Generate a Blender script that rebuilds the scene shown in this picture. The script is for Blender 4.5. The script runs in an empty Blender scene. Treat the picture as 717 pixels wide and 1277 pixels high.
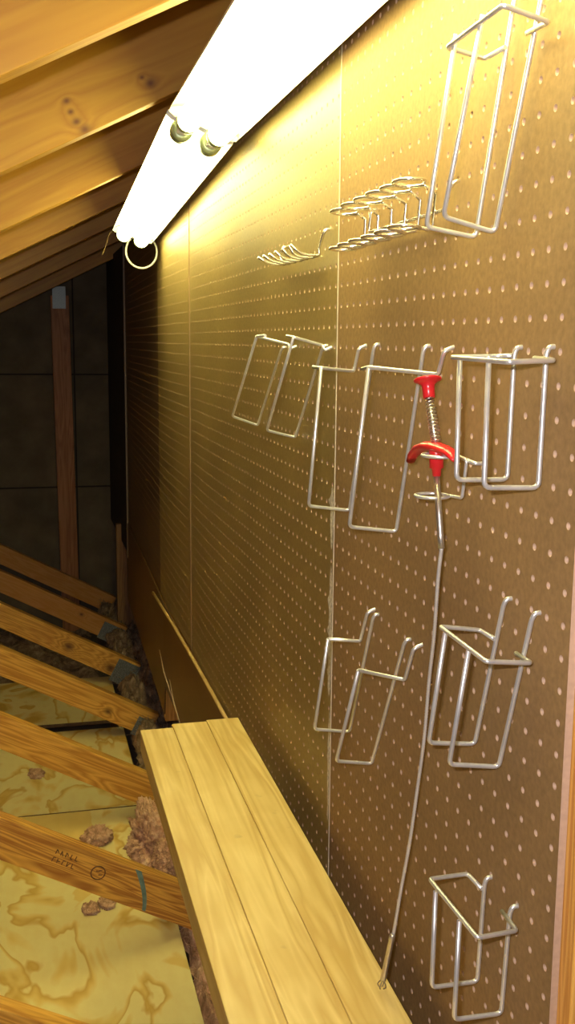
import bpy, math, random
from mathutils import Vector, Matrix, noise
C = bpy.context.scene.collection
IN = 0.0254
ZO = 60.0          # eye level is 60 in above the ceiling joist level; all sizes below are inches, origin at the pegboard face
random.seed(7)

def V(p): return Vector((p[0], p[1], p[2]))
def W(p): return Vector((p[0]*IN, p[1]*IN, (p[2]+ZO)*IN))

# ------------------------------------------------------------------ materials
def newmat(name):
    m = bpy.data.materials.new(name); m.use_nodes = True
    nt = m.node_tree; b = nt.nodes['Principled BSDF']
    return m, nt, b
def N(nt, t, **k):
    n = nt.nodes.new(t)
    for a, v in k.items():
        if a in n.inputs: n.inputs[a].default_value = v
        else: setattr(n, a, v)
    return n
def L(nt, a, b): nt.links.new(a, b)
def ramp(nt, stops):
    r = nt.nodes.new('ShaderNodeValToRGB'); e = r.color_ramp.elements
    while len(e) < len(stops): e.new(0.5)
    for el, (p, c) in zip(e, stops): el.position = p; el.color = (*c, 1)
    return r
def mixc(nt, fac, a, b, mode='MIX'):
    m = nt.nodes.new('ShaderNodeMix'); m.data_type = 'RGBA'; m.blend_type = mode
    for i, v in ((0, fac), (6, a), (7, b)):
        if hasattr(v, 'is_output') or hasattr(v, 'links'): L(nt, v, m.inputs[i])
        else: m.inputs[i].default_value = v if i == 0 else (*v, 1)
    return m.outputs[2]
def bump(nt, b, h, strength, dist=0.001):
    n = N(nt, 'ShaderNodeBump'); n.inputs['Strength'].default_value = strength; n.inputs['Distance'].default_value = dist
    L(nt, h, n.inputs['Height']); L(nt, n.outputs[0], b.inputs['Normal'])

def wood(name, light, dark, axis='x', ring=22., rough=.55, knots=(), shift=0., contrast=1., patches=False, knot_col=(.10,.035,.012), kplane='xz'):
    """grain runs along `axis` (object space, metres)"""
    m, nt, b = newmat(name)
    tc = N(nt, 'ShaderNodeTexCoord')
    mp = N(nt, 'ShaderNodeMapping'); L(nt, tc.outputs['Object'], mp.inputs[0])
    sc = {'x': (1.0, 14, 14), 'y': (14, 1.0, 14), 'z': (14, 14, 1.0)}[axis]
    mp.inputs['Scale'].default_value = sc; mp.inputs['Location'].default_value = (shift, shift*1.7, shift*.6)
    n1 = N(nt, 'ShaderNodeTexNoise', Scale=1.6, Detail=3.0, Distortion=.4); L(nt, mp.outputs[0], n1.inputs['Vector'])
    mul = N(nt, 'ShaderNodeMath', operation='MULTIPLY'); mul.inputs[1].default_value = ring; L(nt, n1.outputs[0], mul.inputs[0])
    kn = None
    for (ku, kv, kr) in knots:
        sep = N(nt, 'ShaderNodeSeparateXYZ'); L(nt, tc.outputs['Object'], sep.inputs[0])
        def term(out, c, s):
            a = N(nt, 'ShaderNodeMath', operation='SUBTRACT'); L(nt, out, a.inputs[0]); a.inputs[1].default_value = c
            d = N(nt, 'ShaderNodeMath', operation='DIVIDE'); L(nt, a.outputs[0], d.inputs[0]); d.inputs[1].default_value = s
            p = N(nt, 'ShaderNodeMath', operation='MULTIPLY'); L(nt, d.outputs[0], p.inputs[0]); L(nt, d.outputs[0], p.inputs[1]); return p.outputs[0]
        ou, ov = sep.outputs[kplane[0].upper()], sep.outputs[kplane[1].upper()]
        s = N(nt, 'ShaderNodeMath', operation='ADD'); L(nt, term(ou, ku, kr*1.3), s.inputs[0]); L(nt, term(ov, kv, kr), s.inputs[1])
        ex = N(nt, 'ShaderNodeMath', operation='POWER'); ex.inputs[0].default_value = .5; L(nt, s.outputs[0], ex.inputs[1])
        w = N(nt, 'ShaderNodeMath', operation='POWER'); w.inputs[0].default_value = .87; L(nt, s.outputs[0], w.inputs[1])
        ww = N(nt, 'ShaderNodeMath', operation='MULTIPLY'); L(nt, w.outputs[0], ww.inputs[0]); ww.inputs[1].default_value = ring*.22
        ad = N(nt, 'ShaderNodeMath', operation='ADD'); L(nt, mul.outputs[0], ad.inputs[0]); L(nt, ww.outputs[0], ad.inputs[1]); mul = ad
        if kn is None: kn = ex.outputs[0]
        else:
            mx = N(nt, 'ShaderNodeMath', operation='MAXIMUM'); L(nt, kn, mx.inputs[0]); L(nt, ex.outputs[0], mx.inputs[1]); kn = mx.outputs[0]
    fr = N(nt, 'ShaderNodeMath', operation='PINGPONG'); fr.inputs[1].default_value = 1.0; L(nt, mul.outputs[0], fr.inputs[0])
    n2 = N(nt, 'ShaderNodeTexNoise', Scale=7.0, Detail=4.0); L(nt, mp.outputs[0], n2.inputs['Vector'])
    f2 = N(nt, 'ShaderNodeMath', operation='MULTIPLY'); L(nt, fr.outputs[0], f2.inputs[0]); f2.inputs[1].default_value = .75*contrast
    f3 = N(nt, 'ShaderNodeMath', operation='MULTIPLY_ADD'); L(nt, n2.outputs[0], f3.inputs[0]); f3.inputs[1].default_value = .35; L(nt, f2.outputs[0], f3.inputs[2])
    col = mixc(nt, f3.outputs[0], light, dark)
    if patches:     # laminated blocks of slightly different tone
        mp2 = N(nt, 'ShaderNodeMapping'); L(nt, tc.outputs['Object'], mp2.inputs[0])
        mp2.inputs['Scale'].default_value = (1, 1, 1); mp2.inputs['Location'].default_value = (shift, shift, 0)
        nz = N(nt, 'ShaderNodeTexNoise', Scale=9.0, Detail=3.0); L(nt, mp2.outputs[0], nz.inputs['Vector'])
        rr = ramp(nt, [(.42, (0, 0, 0)), (.62, (1, 1, 1))]); L(nt, nz.outputs[0], rr.inputs[0])
        q = N(nt, 'ShaderNodeMath', operation='MULTIPLY'); L(nt, rr.outputs[0], q.inputs[0]); q.inputs[1].default_value = .35
        col = mixc(nt, q.outputs[0], col, (dark[0]*.95, dark[1]*.92, dark[2]*.7))
        v = N(nt, 'ShaderNodeTexNoise', Scale=34.0, Detail=2.0); L(nt, mp2.outputs[0], v.inputs['Vector'])
        r2 = ramp(nt, [(.70, (0, 0, 0)), (.80, (1, 1, 1))]); L(nt, v.outputs[0], r2.inputs[0])
        q2 = N(nt, 'ShaderNodeMath', operation='MULTIPLY'); L(nt, r2.outputs[0], q2.inputs[0]); q2.inputs[1].default_value = .45
        col = mixc(nt, q2.outputs[0], col, (.30, .20, .09))
    if kn is not None:
        kk = N(nt, 'ShaderNodeMath', operation='MULTIPLY'); L(nt, kn, kk.inputs[0]); kk.inputs[1].default_value = .95
        col = mixc(nt, kk.outputs[0], col, knot_col)
    L(nt, col, b.inputs['Base Color']); b.inputs['Roughness'].default_value = rough
    bump(nt, b, f3.outputs[0], .25, .0006)
    return m

def plain(name, col, rough=.5, metal=0., noise_amt=.0, scale=30., bumps=0.):
    m, nt, b = newmat(name)
    b.inputs['Roughness'].default_value = rough; b.inputs['Metallic'].default_value = metal
    tc = N(nt, 'ShaderNodeTexCoord'); n = N(nt, 'ShaderNodeTexNoise', Scale=scale, Detail=4.0); L(nt, tc.outputs['Object'], n.inputs['Vector'])
    k = 1-noise_amt
    r = ramp(nt, [(.3, tuple(c*k for c in col)), (.7, tuple(min(1, c*(1+noise_amt*.6)) for c in col))]); L(nt, n.outputs[0], r.inputs[0])
    L(nt, r.outputs[0], b.inputs['Base Color'])
    if bumps: bump(nt, b, n.outputs[0], bumps)
    return m

def plywood_mat(name, light, mid, dark, sc=3.2, shift=0):
    m, nt, b = newmat(name)
    tc = N(nt, 'ShaderNodeTexCoord'); mp = N(nt, 'ShaderNodeMapping'); L(nt, tc.outputs['Object'], mp.inputs[0])
    mp.inputs['Scale'].default_value = (1.6, .9, 1); mp.inputs['Location'].default_value = (shift, shift, 0)
    n = N(nt, 'ShaderNodeTexNoise', Scale=sc, Detail=3.5, Distortion=.55, Roughness=.5); L(nt, mp.outputs[0], n.inputs['Vector'])
    r = ramp(nt, [(.36, dark), (.395, mid), (.43, light), (.485, light), (.50, dark), (.525, mid), (.55, light), (.64, light), (.66, mid)]); L(nt, n.outputs[0], r.inputs[0])
    n2 = N(nt, 'ShaderNodeTexNoise', Scale=26., Detail=5.0); L(nt, mp.outputs[0], n2.inputs['Vector'])
    q = N(nt, 'ShaderNodeMath', operation='MULTIPLY'); L(nt, n2.outputs[0], q.inputs[0]); q.inputs[1].default_value = .35
    col = mixc(nt, q.outputs[0], r.outputs[0], dark)
    L(nt, col, b.inputs['Base Color']); b.inputs['Roughness'].default_value = .6
    bump(nt, b, n2.outputs[0], .2, .0008)
    return m

def board_mat(name, col, rough=.42):
    """smooth tempered hardboard: faint mottling and a few pale scuffs"""
    m, nt, b = newmat(name)
    tc = N(nt, 'ShaderNodeTexCoord')
    n = N(nt, 'ShaderNodeTexNoise', Scale=160., Detail=4.0); L(nt, tc.outputs['Object'], n.inputs['Vector'])
    n2 = N(nt, 'ShaderNodeTexNoise', Scale=4., Detail=2.0); L(nt, tc.outputs['Object'], n2.inputs['Vector'])
    r = ramp(nt, [(.3, tuple(c*.86 for c in col)), (.7, tuple(c*1.16 for c in col))]); L(nt, n.outputs[0], r.inputs[0])
    r2 = ramp(nt, [(.3, (.86, .86, .86)), (.7, (1.1, 1.1, 1.1))]); L(nt, n2.outputs[0], r2.inputs[0])
    c = mixc(nt, 1.0, r.outputs[0], r2.outputs[0], 'MULTIPLY')
    mp = N(nt, 'ShaderNodeMapping'); L(nt, tc.outputs['Object'], mp.inputs[0]); mp.inputs['Scale'].default_value = (1, 40, 6)
    n3 = N(nt, 'ShaderNodeTexNoise', Scale=3.0, Detail=3.0); L(nt, mp.outputs[0], n3.inputs['Vector'])
    r3 = ramp(nt, [(.72, (0, 0, 0)), (.80, (1, 1, 1))]); L(nt, n3.outputs[0], r3.inputs[0])
    q = N(nt, 'ShaderNodeMath', operation='MULTIPLY'); L(nt, r3.outputs[0], q.inputs[0]); q.inputs[1].default_value = .18
    c = mixc(nt, q.outputs[0], c, (.5, .38, .25))
    L(nt, c, b.inputs['Base Color']); b.inputs['Roughness'].default_value = rough
    bump(nt, b, n.outputs[0], .08, .0004)
    return m

def emis(name, col, strength):
    m = bpy.data.materials.new(name); m.use_nodes = True; nt = m.node_tree
    b = nt.nodes['Principled BSDF']; b.inputs['Base Color'].default_value = (.9, .9, .85, 1)
    b.inputs['Emission Color'].default_value = (*col, 1); b.inputs['Emission Strength'].default_value = strength
    return m

def insul_mat(name, c1, c2, c3):
    m, nt, b = newmat(name)
    tc = N(nt, 'ShaderNodeTexCoord'); n = N(nt, 'ShaderNodeTexNoise', Scale=26., Detail=6.0, Roughness=.7, Distortion=.6); L(nt, tc.outputs['Object'], n.inputs['Vector'])
    r = ramp(nt, [(.32, c3), (.5, c2), (.68, c1)]); L(nt, n.outputs[0], r.inputs[0])
    L(nt, r.outputs[0], b.inputs['Base Color']); b.inputs['Roughness'].default_value = .95
    n2 = N(nt, 'ShaderNodeTexNoise', Scale=140., Detail=5.0, Roughness=.7); L(nt, tc.outputs['Object'], n2.inputs['Vector'])
    bump(nt, b, n2.outputs[0], 1.0, .006)
    return m

# ------------------------------------------------------------------ mesh building (inches in, metres out)
class MB:
    def __init__(s): s.v = []; s.f = []; s.mi = []; s.sm = []
    def add(s, vs, fs, mi=0, smooth=False):
        o = len(s.v); s.v += [tuple(v) for v in vs]; s.f += [tuple(i+o for i in f) for f in fs]
        s.mi += [mi]*len(fs); s.sm += [smooth]*len(fs)
    def box(s, lo, hi, mi=0, M=None):
        vs = [Vector((x, y, z)) for x in (lo[0], hi[0]) for y in (lo[1], hi[1]) for z in (lo[2], hi[2])]
        if M: vs = [M @ v for v in vs]
        s.add(vs, [(0,1,3,2), (4,6,7,5), (0,4,5,1), (2,3,7,6), (0,2,6,4), (1,5,7,3)], mi)
    def tube(s, pts, r, n=8, fil=0., mi=0, closed=False, cap=True, seg=4):
        pts = [V(p) for p in pts]
        if fil and len(pts) > 2:
            out = [pts[0]]
            for a, b, c in zip(pts, pts[1:], pts[2:]):
                u, w = a-b, c-b
                k = min(fil, u.length*.48, w.length*.48)
                p0, p1 = b+u.normalized()*k, b+w.normalized()*k
                for i in range(seg+1):
                    t = i/seg; out.append(p0*(1-t)**2 + b*2*t*(1-t) + p1*t*t)
            out.append(pts[-1]); pts = out
        q = [pts[0]]
        for p in pts[1:]:
            if (p-q[-1]).length > 1e-4: q.append(p)
        pts = q; m = len(pts)
        if closed and (pts[0]-pts[-1]).length < 1e-4: pts.pop(); m -= 1
        rr = r if isinstance(r, (list, tuple)) else None
        T = []
        for i in range(m):
            if closed: t = pts[(i+1) % m]-pts[i-1]
            else: t = pts[min(i+1, m-1)]-pts[max(i-1, 0)]
            T.append(t.normalized())
        up = Vector((0, 0, 1)) if abs(T[0].z) < .9 else Vector((1, 0, 0))
        nrm = (up-T[0]*up.dot(T[0])).normalized(); vs = []
        for i in range(m):
            if i: nrm = (nrm-T[i]*nrm.dot(T[i])).normalized()
            bn = T[i].cross(nrm); ri = rr[min(i, len(rr)-1)] if rr else r
            for k in range(n):
                a = 2*math.pi*k/n; vs.append(pts[i]+(nrm*math.cos(a)+bn*math.sin(a))*ri)
        fs = []
        for i in range(m if closed else m-1):
            j = (i+1) % m
            for k in range(n):
                fs.append((i*n+k, i*n+(k+1) % n, j*n+(k+1) % n, j*n+k))
        s.add(vs, fs, mi, True)
        if cap and not closed:
            o = len(s.v)-len(vs)
            s.f.append(tuple(o+k for k in range(n))[::-1]); s.f.append(tuple(o+(m-1)*n+k for k in range(n)))
            s.mi += [mi]*2; s.sm += [False]*2
    def lathe(s, p0, ax, prof, n=24, mi=0):
        """prof: (distance along ax, radius)"""
        ax = V(ax).normalized(); p0 = V(p0); up = Vector((0, 1, 0)) if abs(ax.y) < .9 else Vector((1, 0, 0))
        a1 = (up-ax*up.dot(ax)).normalized(); a2 = ax.cross(a1); vs = []
        for d, r in prof:
            for k in range(n):
                a = 2*math.pi*k/n; vs.append(p0+ax*d+(a1*math.cos(a)+a2*math.sin(a))*max(r, 1e-4))
        fs = [(i*n+k, i*n+(k+1) % n, (i+1)*n+(k+1) % n, (i+1)*n+k) for i in range(len(prof)-1) for k in range(n)]
        s.add(vs, fs, mi, True)
        o = len(s.v)-len(vs); m = len(prof)
        s.f.append(tuple(o+k for k in range(n))[::-1]); s.f.append(tuple(o+(m-1)*n+k for k in range(n))); s.mi += [mi]*2; s.sm += [False]*2
    def build(s, name, mats, parent=None, origin=None, rot=None, bevel=0., local=False):
        """vertices are scene inches (or already local inches when local=True); origin = scene point of the object's own origin"""
        me = bpy.data.meshes.new(name); o = bpy.data.objects.new(name, me); C.objects.link(o)
        og = W(origin) if origin is not None else Vector((0, 0, 0))
        if local: vs = [Vector(v)*IN for v in s.v]
        else: vs = [W(v)-og for v in s.v]
        me.from_pydata([tuple(v) for v in vs], [], s.f)
        mats = mats if isinstance(mats, (list, tuple)) else [mats]
        for m in mats: me.materials.append(m)
        me.polygons.foreach_set('material_index', s.mi); me.polygons.foreach_set('use_smooth', s.sm)
        me.update()
        if rot is not None: o.rotation_euler = rot
        if parent is not None:
            o.parent = parent; q = parent; pw = Vector((0, 0, 0))
            while q is not None: pw = pw+q.location; q = q.parent
            o.location = og-pw
        else: o.location = og
        if bevel:
            b = o.modifiers.new('bevel', 'BEVEL'); b.width = bevel*IN; b.segments = 2; b.limit_method = 'ANGLE'
        return o
def tag(o, label=None, cat=None, group=None, kind=None):
    for k, v in (('label', label), ('category', cat), ('group', group), ('kind', kind)):
        if v: o[k] = v
    return o
def empty(name, p, label, cat, group=None):
    o = bpy.data.objects.new(name, None); C.objects.link(o); o.location = W(p); o.empty_display_size = .05
    return tag(o, label, cat, group)

# wire shapes, scene inches
BAKE = {"H": {"top": {
 "kind": "double", "u1": [[-0.25, 31.342, 10.82], [-0.25, 33.708, 3.559], [-2.05, 33.696, 3.838], [-2.05, 31.661, 9.37]], "u2": [[-0.25, 29.552, 10.276], [-0.25, 32.212, 3.576], [-2.05, 32.242, 4.009], [-2.05, 29.726, 9.387]], "frame": [[-0.35, 31.776, 9.137], [-0.5, 32.961, 9.079], [-2.15, 32.124, 9.094], [-2.15, 28.194, 9.188], [-0.6, 28.495, 8.965], [-0.35, 30.308, 9.175]]}, "midright": {
 "kind": "double", "u1": [[-0.25, 30.435, -0.143], [-0.25, 30.548, -4.292], [-2.05, 30.458, -4.254], [-2.05, 30.519, -0.344]], "u2": [[-0.25, 28.346, -0.112], [-0.25, 28.44, -4.271], [-2.05, 28.393, -4.219], [-2.05, 28.419, -0.35]], "frame": [[-0.35, 30.346, -0.354], [-0.6, 30.774, -0.377], [-2.15, 30.947, -0.418], [-2.15, 26.883, -0.487], [-0.5, 27.377, -0.442], [-0.35, 28.884, -0.405]]}, "lowright": {
 "kind": "double", "u1": [[-0.25, 30.374, -8.242], [-0.25, 32.192, -13.868], [-2.05, 32.038, -13.61], [-2.05, 30.909, -9.342]], "u2": [[-0.25, 28.408, -8.212], [-0.25, 30.259, -13.918], [-2.05, 30.234, -13.651], [-2.05, 29.037, -9.399]], "frame": [[-0.35, 30.781, -9.654], [-0.5, 31.59, -9.561], [-2.15, 31.136, -9.216], [-2.15, 27.544, -9.317], [-0.5, 27.899, -9.582], [-0.35, 29.206, -9.676]]}, "bottom": {
 "kind": "double", "u1": [[-0.25, 30.943, -18.314], [-0.25, 31.193, -22.345], [-2.05, 31.037, -22.2], [-2.05, 30.986, -18.554]], "u2": [[-0.25, 28.978, -18.292], [-0.25, 29.266, -22.284], [-2.05, 29.07, -22.09], [-2.05, 28.949, -18.457]], "frame": [[-0.35, 30.938, -18.655], [-0.5, 31.825, -18.547], [-2.15, 31.309, -18.262], [-2.15, 27.364, -18.12], [-0.5, 27.979, -18.468], [-0.35, 29.364, -18.603]]}, "a": {
 "kind": "single", "loop": [[-0.25, 61.179, -0.354], [-0.25, 67.691, -5.468], [-2.05, 67.254, -4.821], [-2.05, 59.961, 0.314]], "arm": [[-2.05, 57.719, 0.351], [-2.05, 59.961, 0.314], [-0.37, 58.992, -0.116], [-0.37, 58.692, -0.274]]}, "b": {
 "kind": "single", "loop": [[-0.25, 52.274, -0.207], [-0.25, 57.725, -5.375], [-2.0, 57.405, -4.925], [-2.0, 51.567, 0.251]], "arm": [[-2.0, 52.934, 0.318], [-2.0, 51.567, 0.251], [-0.37, 51.859, -0.15], [-0.37, 51.506, -0.281]]}, "c": {
 "kind": "single", "loop": [[-0.25, 44.119, -0.106], [-0.25, 47.249, -7.952], [-2.3, 47.191, -7.661], [-2.3, 45.348, -1.126]], "arm": [[-2.3, 46.701, -1.112], [-2.3, 45.348, -1.126], [-0.37, 46.576, -1.3], [-0.37, 45.925, -0.153]]}, "d": {
 "kind": "single", "loop": [[-0.25, 38.175, -0.143], [-0.25, 40.703, -7.812], [-2.3, 40.757, -7.546], [-2.3, 38.641, -0.926]], "arm": [[-2.3, 39.429, -1.008], [-2.3, 38.641, -0.926], [-0.37, 36.379, -1.128], [-0.37, 35.849, -0.157]]}, "e": {
 "kind": "single", "loop": [[-0.25, 43.364, -12.146], [-0.25, 46.553, -18.837], [-2.05, 46.516, -18.542], [-2.05, 44.44, -13.425]], "arm": [[-2.05, 44.44, -13.425], [-0.37, 44.818, -13.74], [-0.37, 43.879, -12.022]]}, "f": {
 "kind": "single", "loop": [[-0.25, 39.313, -12.158], [-0.25, 43.136, -19.085], [-2.05, 42.824, -18.669], [-2.05, 39.907, -13.482]], "arm": [[-2.05, 39.907, -13.482], [-0.37, 38.872, -13.686], [-0.37, 38.019, -12.004]]}}, "rack": [[[-0.5, 44.912, 5.342], [-2.055, 44.912, 5.586], [-0.5, 44.984, 4.182], [-2.058, 44.984, 4.096]], [[-0.5, 43.184, 5.332], [-2.099, 43.184, 5.621], [-0.5, 43.289, 4.189], [-2.196, 43.289, 4.099]], [[-0.5, 41.516, 5.38], [-2.084, 41.516, 5.647], [-0.5, 41.622, 4.187], [-2.231, 41.622, 4.111]], [[-0.5, 39.863, 5.385], [-2.125, 39.863, 5.649], [-0.5, 40.073, 4.221], [-2.205, 40.073, 4.124]], [[-0.5, 38.326, 5.357], [-2.074, 38.326, 5.661], [-0.5, 38.553, 4.245], [-2.172, 38.553, 4.155]], [[-0.5, 36.813, 5.382], [-2.125, 36.813, 5.674], [-0.5, 37.052, 4.099], [-2.171, 37.052, 4.2]]], "bar": [[-0.5, 35.835, 5.672], [-0.5, 36.167, 4.741], [-0.5, 44.774, 4.773], [-0.5, 44.565, 5.696]], "prong": [[[-0.4, 60.105, 4.433], [-1.969, 60.105, 4.792]], [[-0.4, 58.74, 4.395], [-1.966, 58.74, 4.792]], [[-0.4, 57.433, 4.373], [-1.936, 57.433, 4.794]], [[-0.4, 56.155, 4.363], [-1.913, 56.155, 4.825]], [[-0.4, 54.88, 4.375], [-1.843, 54.88, 4.866]], [[-0.4, 53.754, 4.356], [-1.746, 53.754, 4.919]], [[-0.4, 52.696, 4.388], [-1.916, 52.696, 4.874]]], "pbar": [[-0.4, 52.256, 5.59], [-0.4, 52.782, 4.695], [-0.4, 52.65, 4.385], [-0.4, 60.105, 4.433], [-0.4, 61.333, 4.996], [-0.4, 60.985, 5.567]], "tool": {"cap": [[-1.25, 35.175, -1.25], [-1.25, 35.099, -1.389], [-1.25, 34.965, -1.92]], "rod": [[-1.25, 34.939, -1.919], [-1.25, 34.326, -3.497]], "spring": [[-1.25, 34.812, -1.922], [-1.25, 34.105, -3.467]], "grip": [[-1.25, 36.55, -4.224], [-1.25, 35.599, -3.767], [-1.25, 34.319, -3.591], [-1.25, 33.346, -3.542], [-1.25, 32.553, -3.563]], "collar": [[-1.25, 34.166, -3.624], [-1.25, 34.082, -4.325], [-1.25, 34.033, -4.614]], "tube": [[-1.25, 34.034, -4.605], [-1.25, 33.593, -6.301], [-1.25, 33.38, -7.074]]}, "cable": [[-1.25, 33.384, -7.066], [-1.2, 33.731, -8.323], [-1.0, 34.389, -10.428], [-0.85, 35.104, -12.496], [-0.8, 35.525, -14.87], [-0.85, 35.902, -16.974], [-1.0, 36.189, -19.429], [-1.2, 36.481, -21.607], [-1.4, 36.593, -23.385], [-1.45, 36.628, -23.61]], "claw": [[-1.45, 36.628, -23.61], [-1.75, 36.797, -25.656], [-1.8, 36.782, -25.926]], "ring": {"up": [[-0.05, 32.978, -4.056], [-0.35, 32.92, -4.044], [-0.5, 33.207, -3.958], [-0.9, 33.329, -3.833]], "upc": [[-1.25, 33.802, -3.845]], "vert": [[-0.5, 33.205, -3.981], [-0.5, 33.487, -5.318], [-0.9, 34.154, -5.371]], "loc": [[-1.25, 34.398, -5.349]]}}

# ------------------------------------------------------------------ material set
PEG = board_mat('pegboard_brown', (.265, .185, .062), .45)
PEGN = board_mat('pegboard_brown_near', (.275, .168, .066), .66)
PEGN.node_tree.nodes['Principled BSDF'].inputs['Specular IOR Level'].default_value = .3
PEGD = board_mat('pegboard_brown_shaded', (.115, .068, .028), .5)  # same board; shade past the lamp end put into a darker brown
FIB = plain('raw_fibre_edge', (.50, .34, .22), .8, 0, .1, 200)
FIBD = plain('raw_fibre_edge_shaded', (.34, .22, .12), .8, 0, .15, 200)  # raw fibre darkened to match the painted shade of the far panel
HARD = board_mat('hardboard_smooth', (.16, .085, .03), .4)
WIRE = plain('galvanised_wire', (.74, .74, .71), .30, .65, .12, 60)
CHROME = plain('bright_wire', (.86, .84, .76), .16, .92, .05, 60)
WHITE = plain('white_enamel', (.92, .91, .86), .35, 0, .02, 10)
TUBE = emis('lit_tube_glass', (1.0, .92, .38), 18.)
CAPM = plain('tube_end_metal', (.42, .50, .30), .35, .5, .1, 40)
RED = plain('red_plastic', (.62, .018, .022), .28, 0, .05, 30)
STEEL = plain('brushed_steel', (.66, .63, .56), .3, .9, .1, 80)
PLATE = plain('galvanised_plate', (.24, .26, .24), .5, .45, .55, 260, .6)
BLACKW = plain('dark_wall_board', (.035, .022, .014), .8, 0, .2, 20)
DARK = plain('attic_board_dark', (.16, .125, .075), .85, 0, .3, 8)
SHAD = plain('ceiling_drywall_back', (.18, .14, .09), .9, 0, .3, 8)
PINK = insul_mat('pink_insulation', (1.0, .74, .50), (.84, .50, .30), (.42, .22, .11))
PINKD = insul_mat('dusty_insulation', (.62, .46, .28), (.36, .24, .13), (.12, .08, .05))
CORD = plain('white_cord', (.85, .82, .70), .4, 0, .05, 20)

# ------------------------------------------------------------------ pegboard panels, every hole real
Y0, Z0 = 49.986, 11.792
def face_x(y):       # the sheets bow a little between the studs they are nailed to
    if y <= 74.5: return 0.
    if y <= 98.5: return -.10*math.sin((y-74.5)/24*math.pi)
    if y <= 122.5: return -.12*math.sin((y-98.5)/24*math.pi)
    return .020*(y-122.5)
def pegboard(name, ya, yb, za, zb, n, mats):
    mb = MB(); t = .25
    cols = [Y0-c for c in range(-140, 60) if ya+.35 < Y0-c < yb-.35]; cols.sort()
    rows = [Z0-r for r in range(-30, 60) if za+.35 < Z0-r < zb-.35]; rows.sort()
    cb = [ya]+[(a+b)/2 for a, b in zip(cols, cols[1:])]+[yb]
    rb = [za]+[(a+b)/2 for a, b in zip(rows, rows[1:])]+[zb]
    q = n//4
    for i, cy in enumerate(cols):
        y0, y1 = cb[i], cb[i+1]
        for j, cz in enumerate(rows):
            z0, z1 = rb[j], rb[j+1]; vs = []; inn = []; deep = []
            sq = []
            for k in range(q): sq.append((y0+(y1-y0)*k/q, z0))
            for k in range(q): sq.append((y1, z0+(z1-z0)*k/q))
            for k in range(q): sq.append((y1-(y1-y0)*k/q, z1))
            for k in range(q): sq.append((y0, z1-(z1-z0)*k/q))
            rim = []
            for k in range(n):
                a = -math.pi*.75+2*math.pi*k/n
                vs.append((face_x(sq[k][0]), sq[k][0], sq[k][1]))
                yy, zz = cy+.118*math.cos(a), cz+.118*math.sin(a)
                rim.append((face_x(yy), yy, zz))
                y2, z2 = cy+.08*math.cos(a), cz+.08*math.sin(a)
                inn.append((face_x(y2)+.045, y2, z2)); deep.append((face_x(y2)+t, y2, z2))
            f1 = [(k, (k+1) % n, n+(k+1) % n, n+k) for k in range(n)]
            f2 = [(n+k, n+(k+1) % n, 2*n+(k+1) % n, 2*n+k) for k in range(n)]+[(2*n+k, 2*n+(k+1) % n, 3*n+(k+1) % n, 3*n+k) for k in range(n)]
            mb.add(vs+rim+inn+deep, f1, 0)
            o = len(mb.v)-4*n
            mb.f += [tuple(v+o for v in f) for f in f2]; mb.mi += [1]*len(f2); mb.sm += [True]*len(f2)
    # raw edges of the sheet
    ys = [ya+(yb-ya)*k/24 for k in range(25)]
    for z in (za, zb):
        vs = [(face_x(y), y, z) for y in ys]+[(face_x(y)+t, y, z) for y in ys]
        mb.add(vs, [(k, k+1, 26+k, 25+k) for k in range(24)], 1)
    for y in (ya, yb): mb.add([(face_x(y), y, za), (face_x(y)+t, y, za), (face_x(y)+t, y, zb), (face_x(y), y, zb)], [(0, 1, 2, 3)], 1)
    return tag(mb.build(name, mats), kind='structure')
PZA, PZB = -30.0, 17.4
pegboard('wall_right', 26.55, 50.50, PZA, PZB, 16, [PEGN, FIB])
pegboard('wall_right', 50.58, 98.40, PZA, PZB, 12, [PEG, FIB])
pegboard('wall_right', 98.60, 122.5, PZA, PZB, 8, [PEG, FIB])
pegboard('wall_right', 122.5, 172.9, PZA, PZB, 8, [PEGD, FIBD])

# seam mouldings and filler
mb = MB(); mb.box((-.035, 50.50, PZA), (.2, 50.58, PZB)); tag(mb.build('trim_1', plain('pale_seam', (.62, .54, .40), .5)), kind='structure')
mb = MB(); mb.box((-.07, 98.36, PZA), (.2, 98.66, PZB)); tag(mb.build('trim_2', plain('brown_seam_strip', (.26, .16, .07), .45)), kind='structure')
mb = MB(); mb.box((.75, 172.9, PZA-6), (1.25, 173.25, PZB)); tag(mb.build('trim_3', plain('far_edge_strip', (.22, .15, .09), .5)), kind='structure')
fm = plain('dried_filler', (.66, .60, .50), .6, 0, .45, 220, .4)
def smear(name, z0, z1, wmax, yc, seed, label):
    random.seed(seed); mb = MB(); n = 26; a = []; b = []
    for i in range(n+1):
        z = z0+(z1-z0)*i/n; e = max(0., math.sin(math.pi*i/n))**.5
        w = wmax*(.35+.65*noise.noise(Vector((seed, z*1.3, 0)))**2*3+.25*random.random())*e
        c = yc+.10*noise.noise(Vector((seed+5, z*.8, 0)))
        a.append((-.012, c-w*.5, z)); b.append((-.012, c+w*.5, z))
    mb.add(a+b, [(i, i+1, n+2+i, n+1+i) for i in range(n)], 0)
    return tag(mb.build(name, fm), label, 'filler smear')
smear('filler_smear', -10.6, -7.3, 1.1, 50.95, 3, 'short whitish filler smear on the seam left of the tall hanger loop bottom')
smear('filler_smear', -18.6, -11.4, 1.3, 50.95, 8, 'long whitish filler smear on the seam above the lower left thin hangers')
smear('filler_smear', -25.6, -19.2, .7, 50.85, 12, 'lowest whitish filler smear on the seam, just above the bench')

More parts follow.
